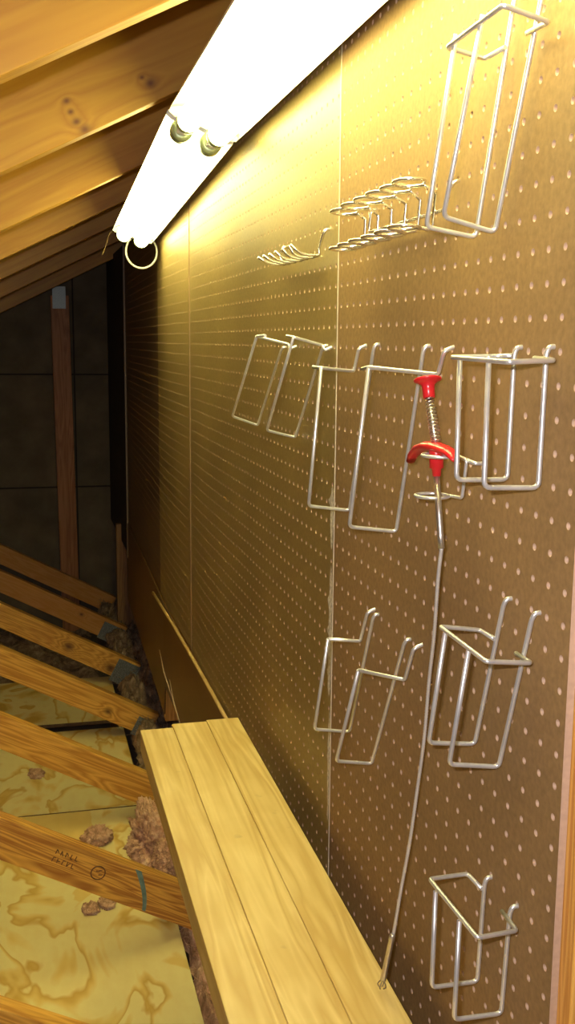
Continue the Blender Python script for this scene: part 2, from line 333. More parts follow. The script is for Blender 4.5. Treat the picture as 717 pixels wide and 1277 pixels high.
# studs behind the pegboard and the far side of the wall
STUD = wood('stud_orange', (.85, .48, .10), (.55, .22, .035), 'z', 26., .5)
for y, txt in ((26.5, 'orange wooden stud beside the raw pegboard edge at the right of the photo'),
               (50.5, None), (74.5, None), (98.5, None), (122.5, 'orange stud standing below the brown hardboard, past the far end of the bench'), (146.5, None)):
    mb = MB(); mb.box((.26 if y < 122 else .26+max(0, face_x(y+.75)), y-.75, -43. if y > 110 else -54), (3.76+max(0, face_x(y)), y+.75, 20.))
    if y == 122.5: mb = MB(); mb.box((.1, 119.8, -45.2), (3.6, 121.3, -30.2))
    o = mb.build('wall_stud', STUD, bevel=.06)
    tag(o, txt or 'wooden stud hidden behind the pegboard', 'stud', None if txt else 'studs behind the pegboard')
mb = MB(); mb.box((.3, 189.0, -52.), (3.8, 190.5, -33.)); tag(mb.build('wall_stud', wood('stud_shaded', (.38, .20, .06), (.22, .10, .03), 'z', 20.), bevel=.06), 'short orange post standing in the dark far corner beyond the pegboard', 'post')  # dimness of the far corner put into a darker stud wood
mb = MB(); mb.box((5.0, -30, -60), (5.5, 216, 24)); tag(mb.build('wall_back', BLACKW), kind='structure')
mb = MB(); mb.box((1.2, 173.3, -36), (1.5, 212.9, 15.5)); tag(mb.build('wall_gap_shade', BLACKW), kind='structure')  # near-black sheet added to stand for the darkness of the open gap

# lower hardboard strip under the pegboard, with a pale lath on its top edge
mb = MB()
ys = [-10, 30, 60, 80, 100, 117, 118, 128, 140, 160, 176]
lo = [(-.30 if y < 127 else face_x(y)-.16, y) for y in ys]
zl = lambda y: -39.8 if y < 117.5 else -43.6
vs = [(x, y, zl(y)) for x, y in lo]+[(x, y, -30.05) for x, y in lo]+[(x+.15, y, zl(y)) for x, y in lo]+[(x+.15, y, -30.05) for x, y in lo]
n = len(ys); fs = []
for i in range(n-1): fs += [(i, i+1, n+i+1, n+i), (2*n+i, 3*n+i, 3*n+i+1, 2*n+i+1), (n+i, n+i+1, 3*n+i+1, 3*n+i), (i, 2*n+i, 2*n+i+1, i+1)]
fs += [(0, n, 3*n, 2*n), (n-1, 3*n-1, 4*n-1, 2*n-1)]
mb.add(vs, fs); tag(mb.build('baseboard_right', HARD), kind='structure')
mb = MB()
mb.tube([(-.40, 127, -30.95), (-.40, 118, -30.6), (-.42, 108, -30.15), (-.42, 96, -29.85), (-.40, 84, -29.7), (-.38, 70, -29.7)], .17, 6, 0)
tag(mb.build('lath', wood('lath_pale', (.62, .42, .16), (.45, .27, .09), 'y')), 'thin pale wooden lath along the top of the brown hardboard', 'lath')
mb = MB()
for k, (ya, za, yb, zb) in enumerate([(121, -36.6, 110, -38.9), (112, -37.4, 103, -39.8)]):
    mb.tube([(-.40, ya, za), (-.47, (ya+yb)/2+1, (za+zb)/2-.2), (-.40, yb, zb)], [.03, .09, .03], 5)
tag(mb.build('torn_edge', plain('torn_fibre', (.5, .36, .22), .8)), 'pale torn sliver curling off the bottom of the brown hardboard', 'sliver')

# ------------------------------------------------------------------ floor, ceiling deck, far wall
mb = MB(); mb.box((-120, -30, -60.6), (8, 216, -60)); tag(mb.build('floor', SHAD), kind='structure')
zt = lambda x, a: a+.5*(x+15.23)
mb = MB()
DK = [(-30, 11.21), (49.3, 11.21), (74.4, 11.2), (99, 10.15), (123, 9.64), (147, 9.06), (172, 7.95), (198, 6.5), (216, 5.5)]
vs = [(x, y, zt(x, a)+8.15+t) for y, a in DK for x in (8, -118) for t in (0, .6)]
fs = []
for i in range(len(DK)-1):
    o = 4*i; fs += [(o, o+2, o+6, o+4), (o+1, o+5, o+7, o+3), (o, o+4, o+5, o+1), (o+2, o+3, o+7, o+6)]
fs += [(0, 1, 3, 2), (4*len(DK)-4, 4*len(DK)-2, 4*len(DK)-1, 4*len(DK)-3)]
mb.add(vs, fs)
tag(mb.build('ceiling', plywood_mat('roof_deck', (.42, .22, .06), (.36, .18, .05), (.26, .12, .03), 2.)), kind='structure')
mb = MB(); mb.box((-120, 213, -60), (8, 214, 26)); 
for z in (-29.2, -6.7, 15.6): mb.box((-120, 212.8, z-.16), (8, 213.2, z+.16), 1)
mb.box((-5.6, 212.85, -60), (-5.3, 213.1, 26), 1)
tag(mb.build('wall_far', [DARK, BLACKW]), kind='structure')

# ------------------------------------------------------------------ sloping members
def sloped(name, x0, x1, line, y_far, depth_lo, depth_hi, mat, slope, thick=1.5, parent=None, bev=.07):
    """board whose line z = line + slope*(x+15.23) is its reference edge; local x runs along the board"""
    ang = math.atan(slope); ln = (x1-x0)/math.cos(ang)
    mb = MB(); mb.box((0, -thick, depth_lo), (ln, 0, depth_hi))
    return mb.build(name, mat, parent, (x0, y_far, line+slope*(x0+15.23)), (0, -ang, 0), bev, local=True)
ORD = ['nearest', 'second', 'third', 'fourth', 'fifth', 'sixth', 'farthest']
RAF = [(49.3, 11.21), (74.4, 11.2), (99, 10.15), (123, 9.64), (147, 9.06), (172, 7.95), (198, 6.5)]
rl = ['broad orange rafter crossing the top left corner, nearest of all',
      'second rafter from the top, with a dark branching knot in its face',
      'third rafter from the top left, smooth orange face ending behind the lamp tubes',
      'fourth rafter, the last brightly lit one, beside the end of the lamp',
      'fifth rafter from the top, dim reddish one just past the lamp end',
      'sixth rafter, dark one second from the far wall',
      'farthest dark rafter, meeting the upright post on the far wall']
def R(v): return v*IN
x0r = -118.
for i, (y, a) in enumerate(RAF):
    kn = ()
    if i == 1:
        c = math.cos(math.atan(.5)); kn = ((R(119.70), R(2.3), R(.16)), (R(119.62), R(1.6), R(.14)), (R(119.68), R(.9), R(.20)), (R(119.95), R(.25), R(.26)), (R(125.25), R(1.15), R(.24)), (R(124.9), R(1.7), R(.12)))
    if i == 3: kn = ((R(92/c), R(3), R(.5)),)
    m = wood('rafter_wood', (.54, .30, .034), (.40, .18, .017), 'x', 9., .5, kn, i*3.1, .8, knot_col=(.16, .06, .02))
    tag(sloped('rafter', x0r, 4.6, a, y, 0, 7.25, m, .5), rl[i], 'rafter', 'rafters rising to the right')

WEB = [62.36, 88.76, 113.68, 138.87, 161.98, 184.47, 207.3]
wl = ['sloping truss board in the bottom left corner, only its top edge in view',
      'sloping truss board with a blue paint streak, dipping under the bench',
      'sloping truss board just beyond the pink insulation tuft, ending at the bench corner',
      'sloping truss board with a low knot, running to the far end of the bench',
      'sloping truss board with wavy grain and a knot beside the grey nail plate',
      'second farthest sloping truss board, reddish brown beside dusty insulation',
      'farthest sloping truss board, in front of the upright post']
webs = []
x0w = -60.
cw = math.cos(math.atan(.53))
for i, y in enumerate(WEB):
    kx = lambda x: R((x-x0w)/cw)
    kn = {2: ((kx(-30), R(-1.5), R(.3)),), 3: ((kx(-4.4), R(-2.3), R(.34)),), 4: ((kx(-2.2), R(-2.4), R(.6)), (kx(-8.8), R(-1.9), R(.5))), 5: ((kx(-6), R(-1.2), R(.25)),)}.get(i, ())
    m = wood('truss_wood', (.90, .52, .10) if i < 5 else (.62, .30, .08), (.52, .22, .03) if i != 1 else (.38, .14, .025), 'x', 30. if i in (1, 4) else 20., .5, kn, i*2.3+1, 1.05)  # last two boards darker: far-end dimness put into the wood colour
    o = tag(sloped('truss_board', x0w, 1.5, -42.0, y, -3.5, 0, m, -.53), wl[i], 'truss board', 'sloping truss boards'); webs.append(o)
def plate(web, x0, x1, dz0, dz1, bentfold=False):
    """toothed nail plate pressed on the near face, in the board's own coordinates"""
    mb = MB(); a = (x0-x0w)/cw; b = (x1-x0w)/cw
    mb.box((a, -1.62, dz0), (b, -1.5, dz1))
    nx, nz = 12, 7
    for i in range(nx):
        for j in range(nz):
            px, pz = a+(b-a)*(i+.5)/nx, dz0+(dz1-dz0)*(j+.5)/nz
            mb.box((px-.06, -1.69, pz-.10), (px+.06, -1.61, pz+.12))
    o = mb.build('nail_plate', PLATE, None, (0, 0, -ZO), local=True); o.parent = web; o.location = (0, 0, 0)
    return o
plate(webs[4], -1.7, 1.6, -4.2, -.4); plate(webs[3], -.7, 3.6, -3.9, -1.2); plate(webs[5], -2.2, 1.4, -3.8, -.6)
# blue paint streak on the second board
mb = MB(); pts = []
n = 14
for i in range(n+1):
    t = i/n; x = -6.6+1.55*t+.5*math.sin(t*2.2); z = -.05-3.3*t
    w = .28*(1-.45*t)
    pts.append(((x-w-x0w)/cw, -1.515, z)); pts.append(((x+w-x0w)/cw, -1.515, z))
mb.add(pts, [(2*i, 2*i+1, 2*i+3, 2*i+2) for i in range(n)])
o = mb.build('paint_streak', plain('blue_paint', (.16, .27, .26), .6, 0, .4, 60), None, (0, 0, -ZO), local=True); o.parent = webs[1]; o.location = (0, 0, 0)

ink = plain('faded_ink', (.16, .07, .03), .7, 0, .4, 90)
lx = lambda x: (x-x0w)/cw
mb = MB(); mb.tube([(lx(-9.45)+.62*math.cos(t*math.pi/12), -1.51, -1.55+.62*math.sin(t*math.pi/12)) for t in range(24)], .06, 5, closed=True)
for dx, dz, l in ((-.25, .1, .35), (.1, -.15, .3), (0, .25, .25)): mb.tube([(lx(-9.45)+dx, -1.51, -1.55+dz), (lx(-9.45)+dx+l, -1.51, -1.55+dz+.08)], .05, 4)
o = mb.build('round_ink_mark', ink, None, (0, 0, -ZO), local=True); o.parent = webs[1]; o.location = (0, 0, 0)
random.seed(11); mb = MB()
for row in range(2):
    for k in range(5):
        cx, cz = lx(-13.2)+k*.46, -1.25-row*.75
        mb.tube([(cx, -1.51, cz), (cx+random.uniform(-.05, .05), -1.51, cz+.42)], .045, 4)
        mb.tube([(cx, -1.51, cz+random.choice((0, .2, .4))), (cx+.22, -1.51, cz+random.choice((0, .2, .4)))], .045, 4)
o = mb.build('faded_ink_lettering', ink, None, (0, 0, -ZO), local=True); o.parent = webs[1]; o.location = (0, 0, 0)
# upright on the far wall with its plate
mb = MB(); mb.add([(x, y, z) for (z, xa, xb) in ((-60, -9.0, -5.5), (8.5, -9.8, -6.3)) for x in (xa, xb) for y in (210.0, 211.5)],
                  [(0, 2, 3, 1), (4, 5, 7, 6), (0, 1, 5, 4), (2, 6, 7, 3), (0, 4, 6, 2), (1, 3, 7, 5)])
up = mb.build('upright_post', wood('post_wood', (.50, .22, .08), (.30, .11, .03), 'z', 16.), bevel=.08)
tag(up, 'upright wooden post against the dark far wall', 'post')
mb = MB(); mb.box((-9.4, 209.85, 6.0), (-6.9, 210.0, 10.2)); mb.build('nail_plate', plain('pale_plate', (.28, .33, .32), .4, .3, .4, 300), up)

# ------------------------------------------------------------------ plywood walkway, insulation
def ply(y0, y1, x1, sh, label, cols=None, z=-54.):
    m = plywood_mat('plywood_blotched', *(cols or ((.97, .86, .40), (.90, .68, .22), (.72, .45, .09))), shift=sh)
    e = plain('plywood_edge', (.16, .09, .035), .8, 0, .3, 60)
    mb = MB(); mb.box((x1-48, y0, z-.5), (x1, y1, z)); mb.mi[1] = 1; mb.mi[2] = 1; mb.mi[3] = 1
    return tag(mb.build('plywood_sheet', [m, e]), label, 'plywood')
ply(20, 116.3, -2.75, 2.2, 'large blotchy plywood sheet laid under the nearest truss boards')
ply(116.55, 142.4, -3.05, 7.7, 'middle plywood sheet between the seam and the far gap')
ply(145.5, 165.5, -2.95, 4.1, 'farthest dim plywood sheet beside the dusty insulation')
mb = MB(); mb.box((-3.6, 20, -60), (-2.9, 160, -54.5)); 
tag(mb.build('bottom_chord', wood('chord_wood', (.55, .30, .09), (.36, .16, .04), 'y')), 'low wooden chord under the edge of the plywood', 'chord')

def fluff(name, c, size, seed, mat, label, cat='insulation', kind=None, sub=5, amp=.55, tufts=60):
    import bmesh
    bm = bmesh.new(); bmesh.ops.create_icosphere(bm, subdivisions=sub, radius=1.0); bm.verts.ensure_lookup_table(); bm.verts.index_update()
    for v in bm.verts:
        d = v.co.normalized(); p = Vector((d.x*1.3+seed, d.y*1.3, d.z*1.3))
        h = 1+amp*(.7*noise.noise(p*1.1)+.45*noise.noise(p*2.4)+.32*noise.noise(p*5.5)+.30*noise.noise(p*12)+.24*noise.noise(p*24)+.16*noise.noise(p*48))
        v.co = Vector((d.x*size[0]*h, d.y*size[1]*h, max(d.z*size[2]*h, -size[2]*.55)))
    mb = MB(); vs = [V(c)+v.co for v in bm.verts]
    mb.add(vs, [tuple(v.index for v in f.verts) for f in bm.faces], 0, True); 
    random.seed(seed)
    idx = [i for i in range(len(vs)) if bm.verts[i].co.z > -size[2]*.3]
    for k in range(tufts):
        i = random.choice(idx); p = vs[i]; d = (p-V(c)).normalized(); fl_ = random.uniform(.25, .6)
        q = [p-d*.1]
        cur = d*.25+Vector([random.uniform(-.9, .9) for _ in range(3)])
        for j in range(4):
            q.append(q[-1]+cur.normalized()*.09*min(2., max(.7, min(size)))*fl_*1.6); cur += Vector([random.uniform(-.8, .8) for _ in range(3)])
        mb.tube(q, [.035, .03, .02, .012, .006], 3, 0, cap=False)
    bm.free()
    return tag(mb.build(name, mat, None, c), label, cat, None, kind)
def strip(name, y0, y1, x0, x1, z, hgt, seed, mat, label):
    mb = MB(); nx, ny = 36, int((y1-y0)*2.6); vs = []
    for j in range(ny+1):
        for i in range(nx+1):
            x = x0+(x1-x0)*i/nx; y = y0+(y1-y0)*j/ny; p = Vector((x*.28+seed, y*.22, seed))
            h = .5+.9*noise.noise(p)+.5*noise.noise(p*2.3)+.35*noise.noise(p*5)+.30*noise.noise(p*11)+.2*noise.noise(p*23)
            e = min(1, i/3.)
            vs.append((x+.4*noise.noise(p*4+Vector((9, 0, 0))), y+.5*noise.noise(p*4), z+hgt*h*e))
    mb.add(vs, [(j*(nx+1)+i, j*(nx+1)+i+1, (j+1)*(nx+1)+i+1, (j+1)*(nx+1)+i) for j in range(ny) for i in range(nx)], 0, True)
    random.seed(seed)
    for k in range(int((y1-y0)*22)):
        p = V(random.choice(vs)); q = [p]; cur = Vector((random.uniform(-1, 1), random.uniform(-1, 1), random.uniform(.1, 1)))
        for j in range(4): q.append(q[-1]+cur.normalized()*.35); cur += Vector([random.uniform(-.9, .9) for _ in range(3)])
        mb.tube(q, .03, 3, 0, cap=False)
    return tag(mb.build(name, mat), label, 'insulation', None, 'stuff')
strip('loose_insulation', 60, 119, -2.2, 4.8, -56.5, 2.3, 4, PINK, 'loose pink insulation in the gap beside the bench')
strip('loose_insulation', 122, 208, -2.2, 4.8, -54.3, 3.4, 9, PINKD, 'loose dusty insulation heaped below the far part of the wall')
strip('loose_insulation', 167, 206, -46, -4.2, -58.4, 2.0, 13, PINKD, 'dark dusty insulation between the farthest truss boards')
fluff('insulation_tuft', (-3.4, 99.8, -50.6), (2.5, 3.7, 3.2), 21, PINK, 'largest fluffy pink insulation tuft, bulging beside the bench edge', tufts=1500, amp=.62, sub=6)
fluff('insulation_tuft', (-3.0, 93.0, -48.9), (1.5, 2.4, 1.5), 33, PINK, 'pink insulation tuft resting on the truss board with the blue streak', tufts=900, sub=6)
fluff('insulation_tuft', (-9.0, 108.6, -53.4), (1.5, 1.8, .9), 45, PINK, 'small pink insulation scrap on the plywood left of the large tuft', tufts=350)
fluff('insulation_tuft', (-15.2, 128.0, -53.8), (1.0, 1.4, .3), 51, PINK, 'flat pink scrap far left on the middle plywood sheet', sub=5, tufts=200)
fluff('insulation_tuft', (-10.5, 94.4, -53.86), (.75, 1.1, .24), 58, PINK, 'tiny brown scrap under the board with the blue streak', sub=5, tufts=200)
fluff('insulation_tuft', (-8.9, 95.2, -53.86), (.8, 1.2, .24), 64, PINK, 'tiny grey pink scrap in the shade under the board with the blue streak', sub=5, tufts=200)
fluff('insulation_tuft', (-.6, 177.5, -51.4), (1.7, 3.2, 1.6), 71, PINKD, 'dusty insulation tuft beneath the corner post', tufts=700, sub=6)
mb = MB(); random.seed(5)
for k in range(7):
    a = k*.9; mb.tube([(-2.2+.5*math.cos(a), 120.3+1.2*math.sin(a), -52.6), (-2.0+.3*math.cos(a+1), 120.8+1.0*math.sin(a+1.4), -51.7), (-1.4+.3*math.cos(a), 120.2, -52.3)], .11, 5, .3)
tag(mb.build('crumpled_foil', plain('foil', (.8, .8, .8), .15, 1.)), 'scrap of crumpled shiny foil by the far left corner of the bench', 'foil')

# ------------------------------------------------------------------ bench
BT = -26.32
bl = ['left plank of the pale bench top, along the open edge', 'middle plank of the pale bench top', 'right plank of the pale bench top, next to the pegboard']
for i, (xa, xb, ye) in enumerate([(-8.22, -5.965, 68.5), (-5.95, -3.515, 69.2), (-3.50, -1.20, 69.45)]):
    m = wood('bench_pine', (.70, .535, .215), (.50, .33, .095), 'y', 13., .42, (), i*4.7+2, 1.15, True)
    mb = MB(); mb.box((xa, 2, BT-1.5), (xb, ye, BT))
    tag(mb.build('bench_plank', m, bevel=.045), bl[i], 'plank', 'three bench planks')
mb = MB(); mb.box((-3.4, 2, BT-5.0), (-1.9, 66, BT-1.5))
tag(mb.build('bench_ledger', wood('ledger_pine', (.5, .3, .1), (.35, .18, .05), 'y'), bevel=.05), 'wooden ledger carrying the bench planks on the wall side', 'ledger')
for y in (8., 30.):
    mb = MB(); mb.box((-1.9, y-.75, BT-5.0), (-.3, y+.75, BT-1.5))
    tag(mb.build('bench_bracket', wood('bracket_pine', (.5, .3, .1), (.35, .18, .05), 'x'), bevel=.05), 'short wooden block fixing the bench ledger to the wall', 'bracket', 'blocks behind the bench ledger')

# ------------------------------------------------------------------ lamps
def fixture(L0, L1, R0, R1, label, capends):
    """L/R: left and right rim of the reflector at the near (0) and far (1) end"""
    L0, L1, R0, R1 = map(V, (L0, L1, R0, R1)); mid = (L0+R0)/2
    root = empty('shop_light', (L0+R0+L1+R1)/4, label, 'light fixture', 'twin-tube shop lights in a row')
    def sec(Lp, Rp):
        u = (Rp-Lp); w = u.length; u = u.normalized(); nrm = Vector((u.z, 0, -u.x)); nrm = nrm if nrm.z > 0 else -nrm
        return lambda a, h: Lp+u*(a*w)+nrm*h
    S0, S1 = sec(L0, R0), sec(L1, R1)
    prof = [(0, -.22), (0, 0), (.30, .85), (.38, .85), (.5, .55), (.62, .85), (.70, .85), (1, 0), (1, -.22)]
    mb = MB(); n = len(prof)
    vs = [S0(a, h) for a, h in prof]+[S1(a, h) for a, h in prof]+[S0(a, h+.06) for a, h in prof]+[S1(a, h+.06) for a, h in prof]
    fs = [(i, i+1, n+i+1, n+i) for i in range(n-1)]+[(2*n+i, 3*n+i, 3*n+i+1, 2*n+i+1) for i in range(n-1)]
    fs += [(0, n, 3*n, 2*n), (n-1, 3*n-1, 4*n-1, 2*n-1)]
    mb.add(vs, fs); mb.build('reflector', WHITE, root)
    mb = MB(); hp = [(.28, .93), (.72, .93), (.72, 1.45), (.28, 1.45)]
    vs = [S0(a, h) for a, h in hp]+[S1(a, h) for a, h in hp]
    mb.add(vs, [(0, 1, 2, 3), (7, 6, 5, 4), (0, 4, 5, 1), (1, 5, 6, 2), (2, 6, 7, 3), (3, 7, 4, 0)]); mb.build('housing', WHITE, root)
    ax = ((L1+R1)-(L0+R0))/2; ln = ax.length; ax = ax.normalized()
    for k, a in enumerate((.28, .72)):
        p0, p1 = S0(a, -.55)+ax*.5, S1(a, -.55)-ax*.5
        mb = MB(); mb.tube([p0+ax*.9, p1-ax*.9], .75, 20); t = mb.build('tube', TUBE, root)
        for q, s in ((p0, 1), (p1, -1)):
            mb = MB(); mb.lathe(q, ax*s, [(0, .5), (.08, .70), (.2, .77), (.95, .77)], 20); mb.build('tube_end', CAPM, t)
        for S, s in ((S0, 1), (S1, -1)):
            mb = MB(); mb.tube([S(a, .5)+ax*s*.3, S(a, -.95)+ax*s*.3], .33, 10); mb.build('lamp_holder', WHITE, root)
    for S, s in ((S0, 1), (S1, -1)):
        mb = MB(); ep = [(0, -.25), (.0, .05), (.28, .95), (.72, .95), (1, .05), (1, -.25), (.9, -.42), (.5, -.30), (.1, -.42)]
        m2 = len(ep)
        vs = [S(a, h) for a, h in ep]+[S(a, h)+ax*s*.08 for a, h in ep]
        mb.add(vs, [tuple(range(m2)), tuple(range(2*m2-1, m2-1, -1))]+[(i, (i+1) % m2, m2+(i+1) % m2, m2+i) for i in range(m2)])
        mb.build('end_plate', WHITE, root)
    return root
fixture((-6.6, 23.0, 13.9), (-5.45, 71.2, 15.05), (-1.05, 23.0, 13.4), (-.95, 71.2, 13.35), 'nearer and larger shop light, running out of the top of the photo', True)
fixture((-5.5, 71.9, 15.0), (-5.25, 118.6, 12.15), (-1.05, 71.9, 13.3), (-1.0, 118.6, 10.85), 'farther shop light, drooping away above the left pegboard', True)
# hanging wires up to the rafters
for y, z in ((49., 15.0), (73., 15.4)):
    mb = MB(); zz = 11.2+.5*(15.23-3.2)
    mb.tube([(-3.2, y if y < 60 else 73.2, z-.2), (-3.2, y if y < 60 else 73.4, zz+.2)], .05, 6)
    tag(mb.build('support_wire', STEEL), 'thin wire holding a shop light up to a rafter', 'wire', 'support wires')
mb = MB(); mb.tube([(-3.2, 118., 12.6), (-3.2, 121.8, 15.7)], .05, 6); tag(mb.build('support_wire', STEEL), 'thin wire holding the far end of the drooping shop light', 'wire')
mb = MB(); pts = []
for k in range(25):
    a = math.radians(125-k*290/24.); pts.append((-2.16+1.72*math.cos(a+math.pi*.0), 119.0, 9.85+1.80*math.sin(a)))
pts = [(-3.3, 118.7, 11.9)]+[(-2.16-1.72*math.cos(math.radians(70-k*320/24.-25)), 119., 9.75-1.8*math.sin(math.radians(-50+k*280/24.))) for k in range(0)]+[(-2.16+1.72*math.cos(math.radians(t)), 119.0, 9.75+1.8*math.sin(math.radians(t))) for t in range(130, 411, 10)]+[(-1.2, 118.7, 11.5)]
mb.tube(pts, .115, 8)
tag(mb.build('power_cord', CORD), 'white cord looping down from the far end of the drooping shop light', 'cord')
mb = MB(); mb.tube([(-5.2, 118.9, 12.0), (-5.7, 119.2, 11.5), (-5.9, 119.3, 10.6), (-6.4, 119.4, 9.3)], .045, 5, .3)
tag(mb.build('loose_wire', plain('brown_wire', (.35, .25, .10), .5)), 'thin dark wire dangling at the left of the lamp end', 'wire')

# ------------------------------------------------------------------ wire hangers
def toward(a, b, d): a, b = V(a), V(b); return a+(b-a).normalized()*d
def hook_in(p, up, drop=.0):
    """wire end bends over into its hole"""
    p = V(p); return [Vector((p.x+.38, p.y, p.z+.16)), Vector((p.x+.12, p.y, p.z+.13)), p-Vector(up)*.0]
def double(D, r, label, hooks=True):
    root = empty('double_hanger', D['u1'][1], label, 'wire hanger', 'wide wire hangers with two loops')
    for k in ('u1', 'u2'):
        a, b, e, g = map(V, D[k]); mb = MB()
        top = [Vector((.3, a.y, a.z+.05)), Vector((a.x+.08, a.y, a.z+.05))] if hooks else []
        mb.tube(top+[a+(b-a).normalized()*.18 if top else a, b, e, g], r, 10, .22); mb.build('hanging_loop', WIRE, root)
    mb = MB(); mb.tube(D['frame'], r*.95, 10, .16); mb.build('top_frame', WIRE, root)
    return root
def single(D, r, label):
    root = empty('single_hanger', D['loop'][1], label, 'wire hanger', 'narrow wire hangers with one loop')
    a, b, e, g = map(V, D['loop']); mb = MB()
    mb.tube([Vector((.3, a.y, a.z+.05)), Vector((a.x+.08, a.y, a.z+.05)), a+(b-a).normalized()*.18, b, e, g], r, 10, .2); mb.build('hanging_loop', WIRE, root)
    arm = [V(p) for p in D['arm']]; h = arm[-1]
    mb = MB(); mb.tube(arm[:-1]+[h-Vector((0, 0, .12)), Vector((.0, h.y, h.z+.05)), Vector((.3, h.y, h.z+.05))], r, 10, .13); mb.build('top_arm', WIRE, root)
    return root
HL = dict(top='largest two-loop wire hanger, high at the top right and cut by the frame',
          midright='two-loop wire hanger hanging straight, right of the red-handled pick-up tool',
          lowright='two-loop wire hanger below the straight one, right of the long cable',
          bottom='lowest two-loop wire hanger, in the bottom right corner',
          a='leftmost slanting narrow wire hanger in the middle row', b='second slanting narrow wire hanger from the left in the middle row',
          c='long narrow wire hanger whose loop crosses the board seam', d='longest narrow wire hanger, just left of the red-handled tool',
          e='narrow wire hanger over the seam in the lower row, the farther of the pair', f='narrow wire hanger in the lower row, nearer to the long cable')
for k, D in BAKE['H'].items():
    (double if D['kind'] == 'double' else single)(D, .082, HL[k])

# ring rack
root = empty('ring_rack', BAKE['bar'][1], 'shiny wire tool rack with two rows of rings, between the lamps and the seam', 'tool rack')
bar = [V(p) for p in BAKE['bar']]
mb = MB(); r = .075
mb.tube([Vector((.25, bar[0].y, bar[0].z+.05)), Vector((-.15, bar[0].y, bar[0].z+.05)), Vector((-.36, bar[0].y+.05, bar[0].z-.25)), Vector((-.38, bar[1].y, bar[1].z)), Vector((-.38, bar[2].y, bar[2].z)), Vector((-.36, bar[3].y, bar[3].z)), Vector((.25, bar[3].y, bar[3].z+.05))], r, 8, .18)
mb.build('base_bar', CHROME, root)
def ringpts(c, rad, start, ry=None, turns=1., zs=0.):
    return [Vector((c.x+rad*math.cos(start+2*math.pi*turns*k/22), c.y+(ry or rad)*math.sin(start+2*math.pi*turns*k/22), c.z+zs*k/22-.03*math.sin(start+2*math.pi*turns*k/22))) for k in range(23)]
for Cn, T, B, Lp in BAKE['rack']:
    Cn, T, B, Lp = map(V, (Cn, T, B, Lp)); mb = MB(); rad = .58
    u = T+Vector((rad, 0, 0)); l = Lp+Vector((rad, 0, 0))
    up = ringpts(u, rad, 0, zs=.10); lo = ringpts(l, rad, 0, zs=-.06)
    mb.tube(up[::-1]+[Cn+Vector((0, 0, 0)), Vector((-.50, Cn.y, Cn.z-.02)), B]+lo, r*.9, 8, .12)
    mb.build('ring_arm', CHROME, root)
# prong rack
pb = [V(p) for p in BAKE['pbar']]
root = empty('prong_rack', pb[2], 'small wire rack with curved prongs like a comb, left of the board seam', 'tool rack')
mb = MB(); mb.tube([Vector((.25, pb[0].y, pb[0].z+.05)), Vector((-.1, pb[0].y, pb[0].z+.08)), pb[0]+Vector((.1, 0, -.1)), pb[1], pb[2], pb[3], pb[4], pb[5]+Vector((.1, 0, -.1)), Vector((.25, pb[5].y, pb[5].z))], .085, 8, .15); mb.build('base_bar', CHROME, root)
for B, T in BAKE['prong']:
    B, T = V(B), V(T); mb = MB()
    mb.tube([B, B+Vector((-.6, 0, -.01)), B+Vector((-1.0, 0, .09)), T], .07, 8, .4); mb.build('prong', CHROME, root)

# ring holder and the pick-up tool it carries
RG = BAKE['ring']
root = empty('ring_holder', RG['vert'][0], 'small double-ring wire holder gripping the red-handled pick-up tool', 'wire holder')
mb = MB(); u = V(RG['upc'][0]); l = V(RG['loc'][0]); r = .062
v0, v1 = V(RG['vert'][0]), V(RG['vert'][1])
up = [Vector((u.x+.62*math.cos(a), u.y+.62*math.sin(a), u.z)) for a in [2*math.pi*k/24 for k in range(25)]]
lo = [Vector((l.x+.60*math.cos(a), l.y+.60*math.sin(a), l.z)) for a in [2*math.pi*k/24 for k in range(25)]]
mb.tube(up[::-1]+[v0+Vector((0, 0, .03)), v1]+lo, r, 8, .12); mb.build('holder_ring', WIRE, root)
mb = MB(); mb.tube([Vector((.25, 32.978, -4.05)), Vector((-.30, 32.93, -4.05)), v0+Vector((-.05, .35, .07))], r*1.15, 8, .1); mb.build('wall_hook', WIRE, root)
TL = BAKE['tool']
root = empty('pickup_tool', BAKE['claw'][-1], 'flexible claw pick-up tool with red plunger, hanging with its tip on the bench', 'pick-up tool')
c0, c2 = V(TL['cap'][0]), V(TL['cap'][2]); ax = (c2-c0)
h = ax.length
mb = MB(); mb.lathe(c0, ax, [(-.06, .15), (-.03, .42), (.0, .50), (.06, .50), (.12, .36), (.22, .24), (.4, .22), (h-.02, .215), (h, .19)], 28)
mb.build('plunger_cap', RED, root)
g = [V(p) for p in TL['grip']]
r0 = c2; r1 = V(TL['collar'][0])
mb = MB(); mb.tube([r0-(r1-r0).normalized()*.1, r1], .075, 10); mb.build('plunger_rod', STEEL, root)
s0, s1 = c2+Vector((0, 0, -.0)), V(TL['spring'][1])+Vector((0, .05, 0)); sx = (s1-s0); sl = sx.length; sx = sx.normalized()
a1 = (Vector((1, 0, 0))-sx*sx.x).normalized(); a2 = sx.cross(a1); mb = MB(); nT = 13
mb.tube([s0+sx*sl*t/(nT*14)+(a1*math.cos(2*math.pi*t/14)+a2*math.sin(2*math.pi*t/14))*(.135+.03*min(1, t/60)) for t in range(nT*14+1)], .025, 5); mb.build('spring', STEEL, root)
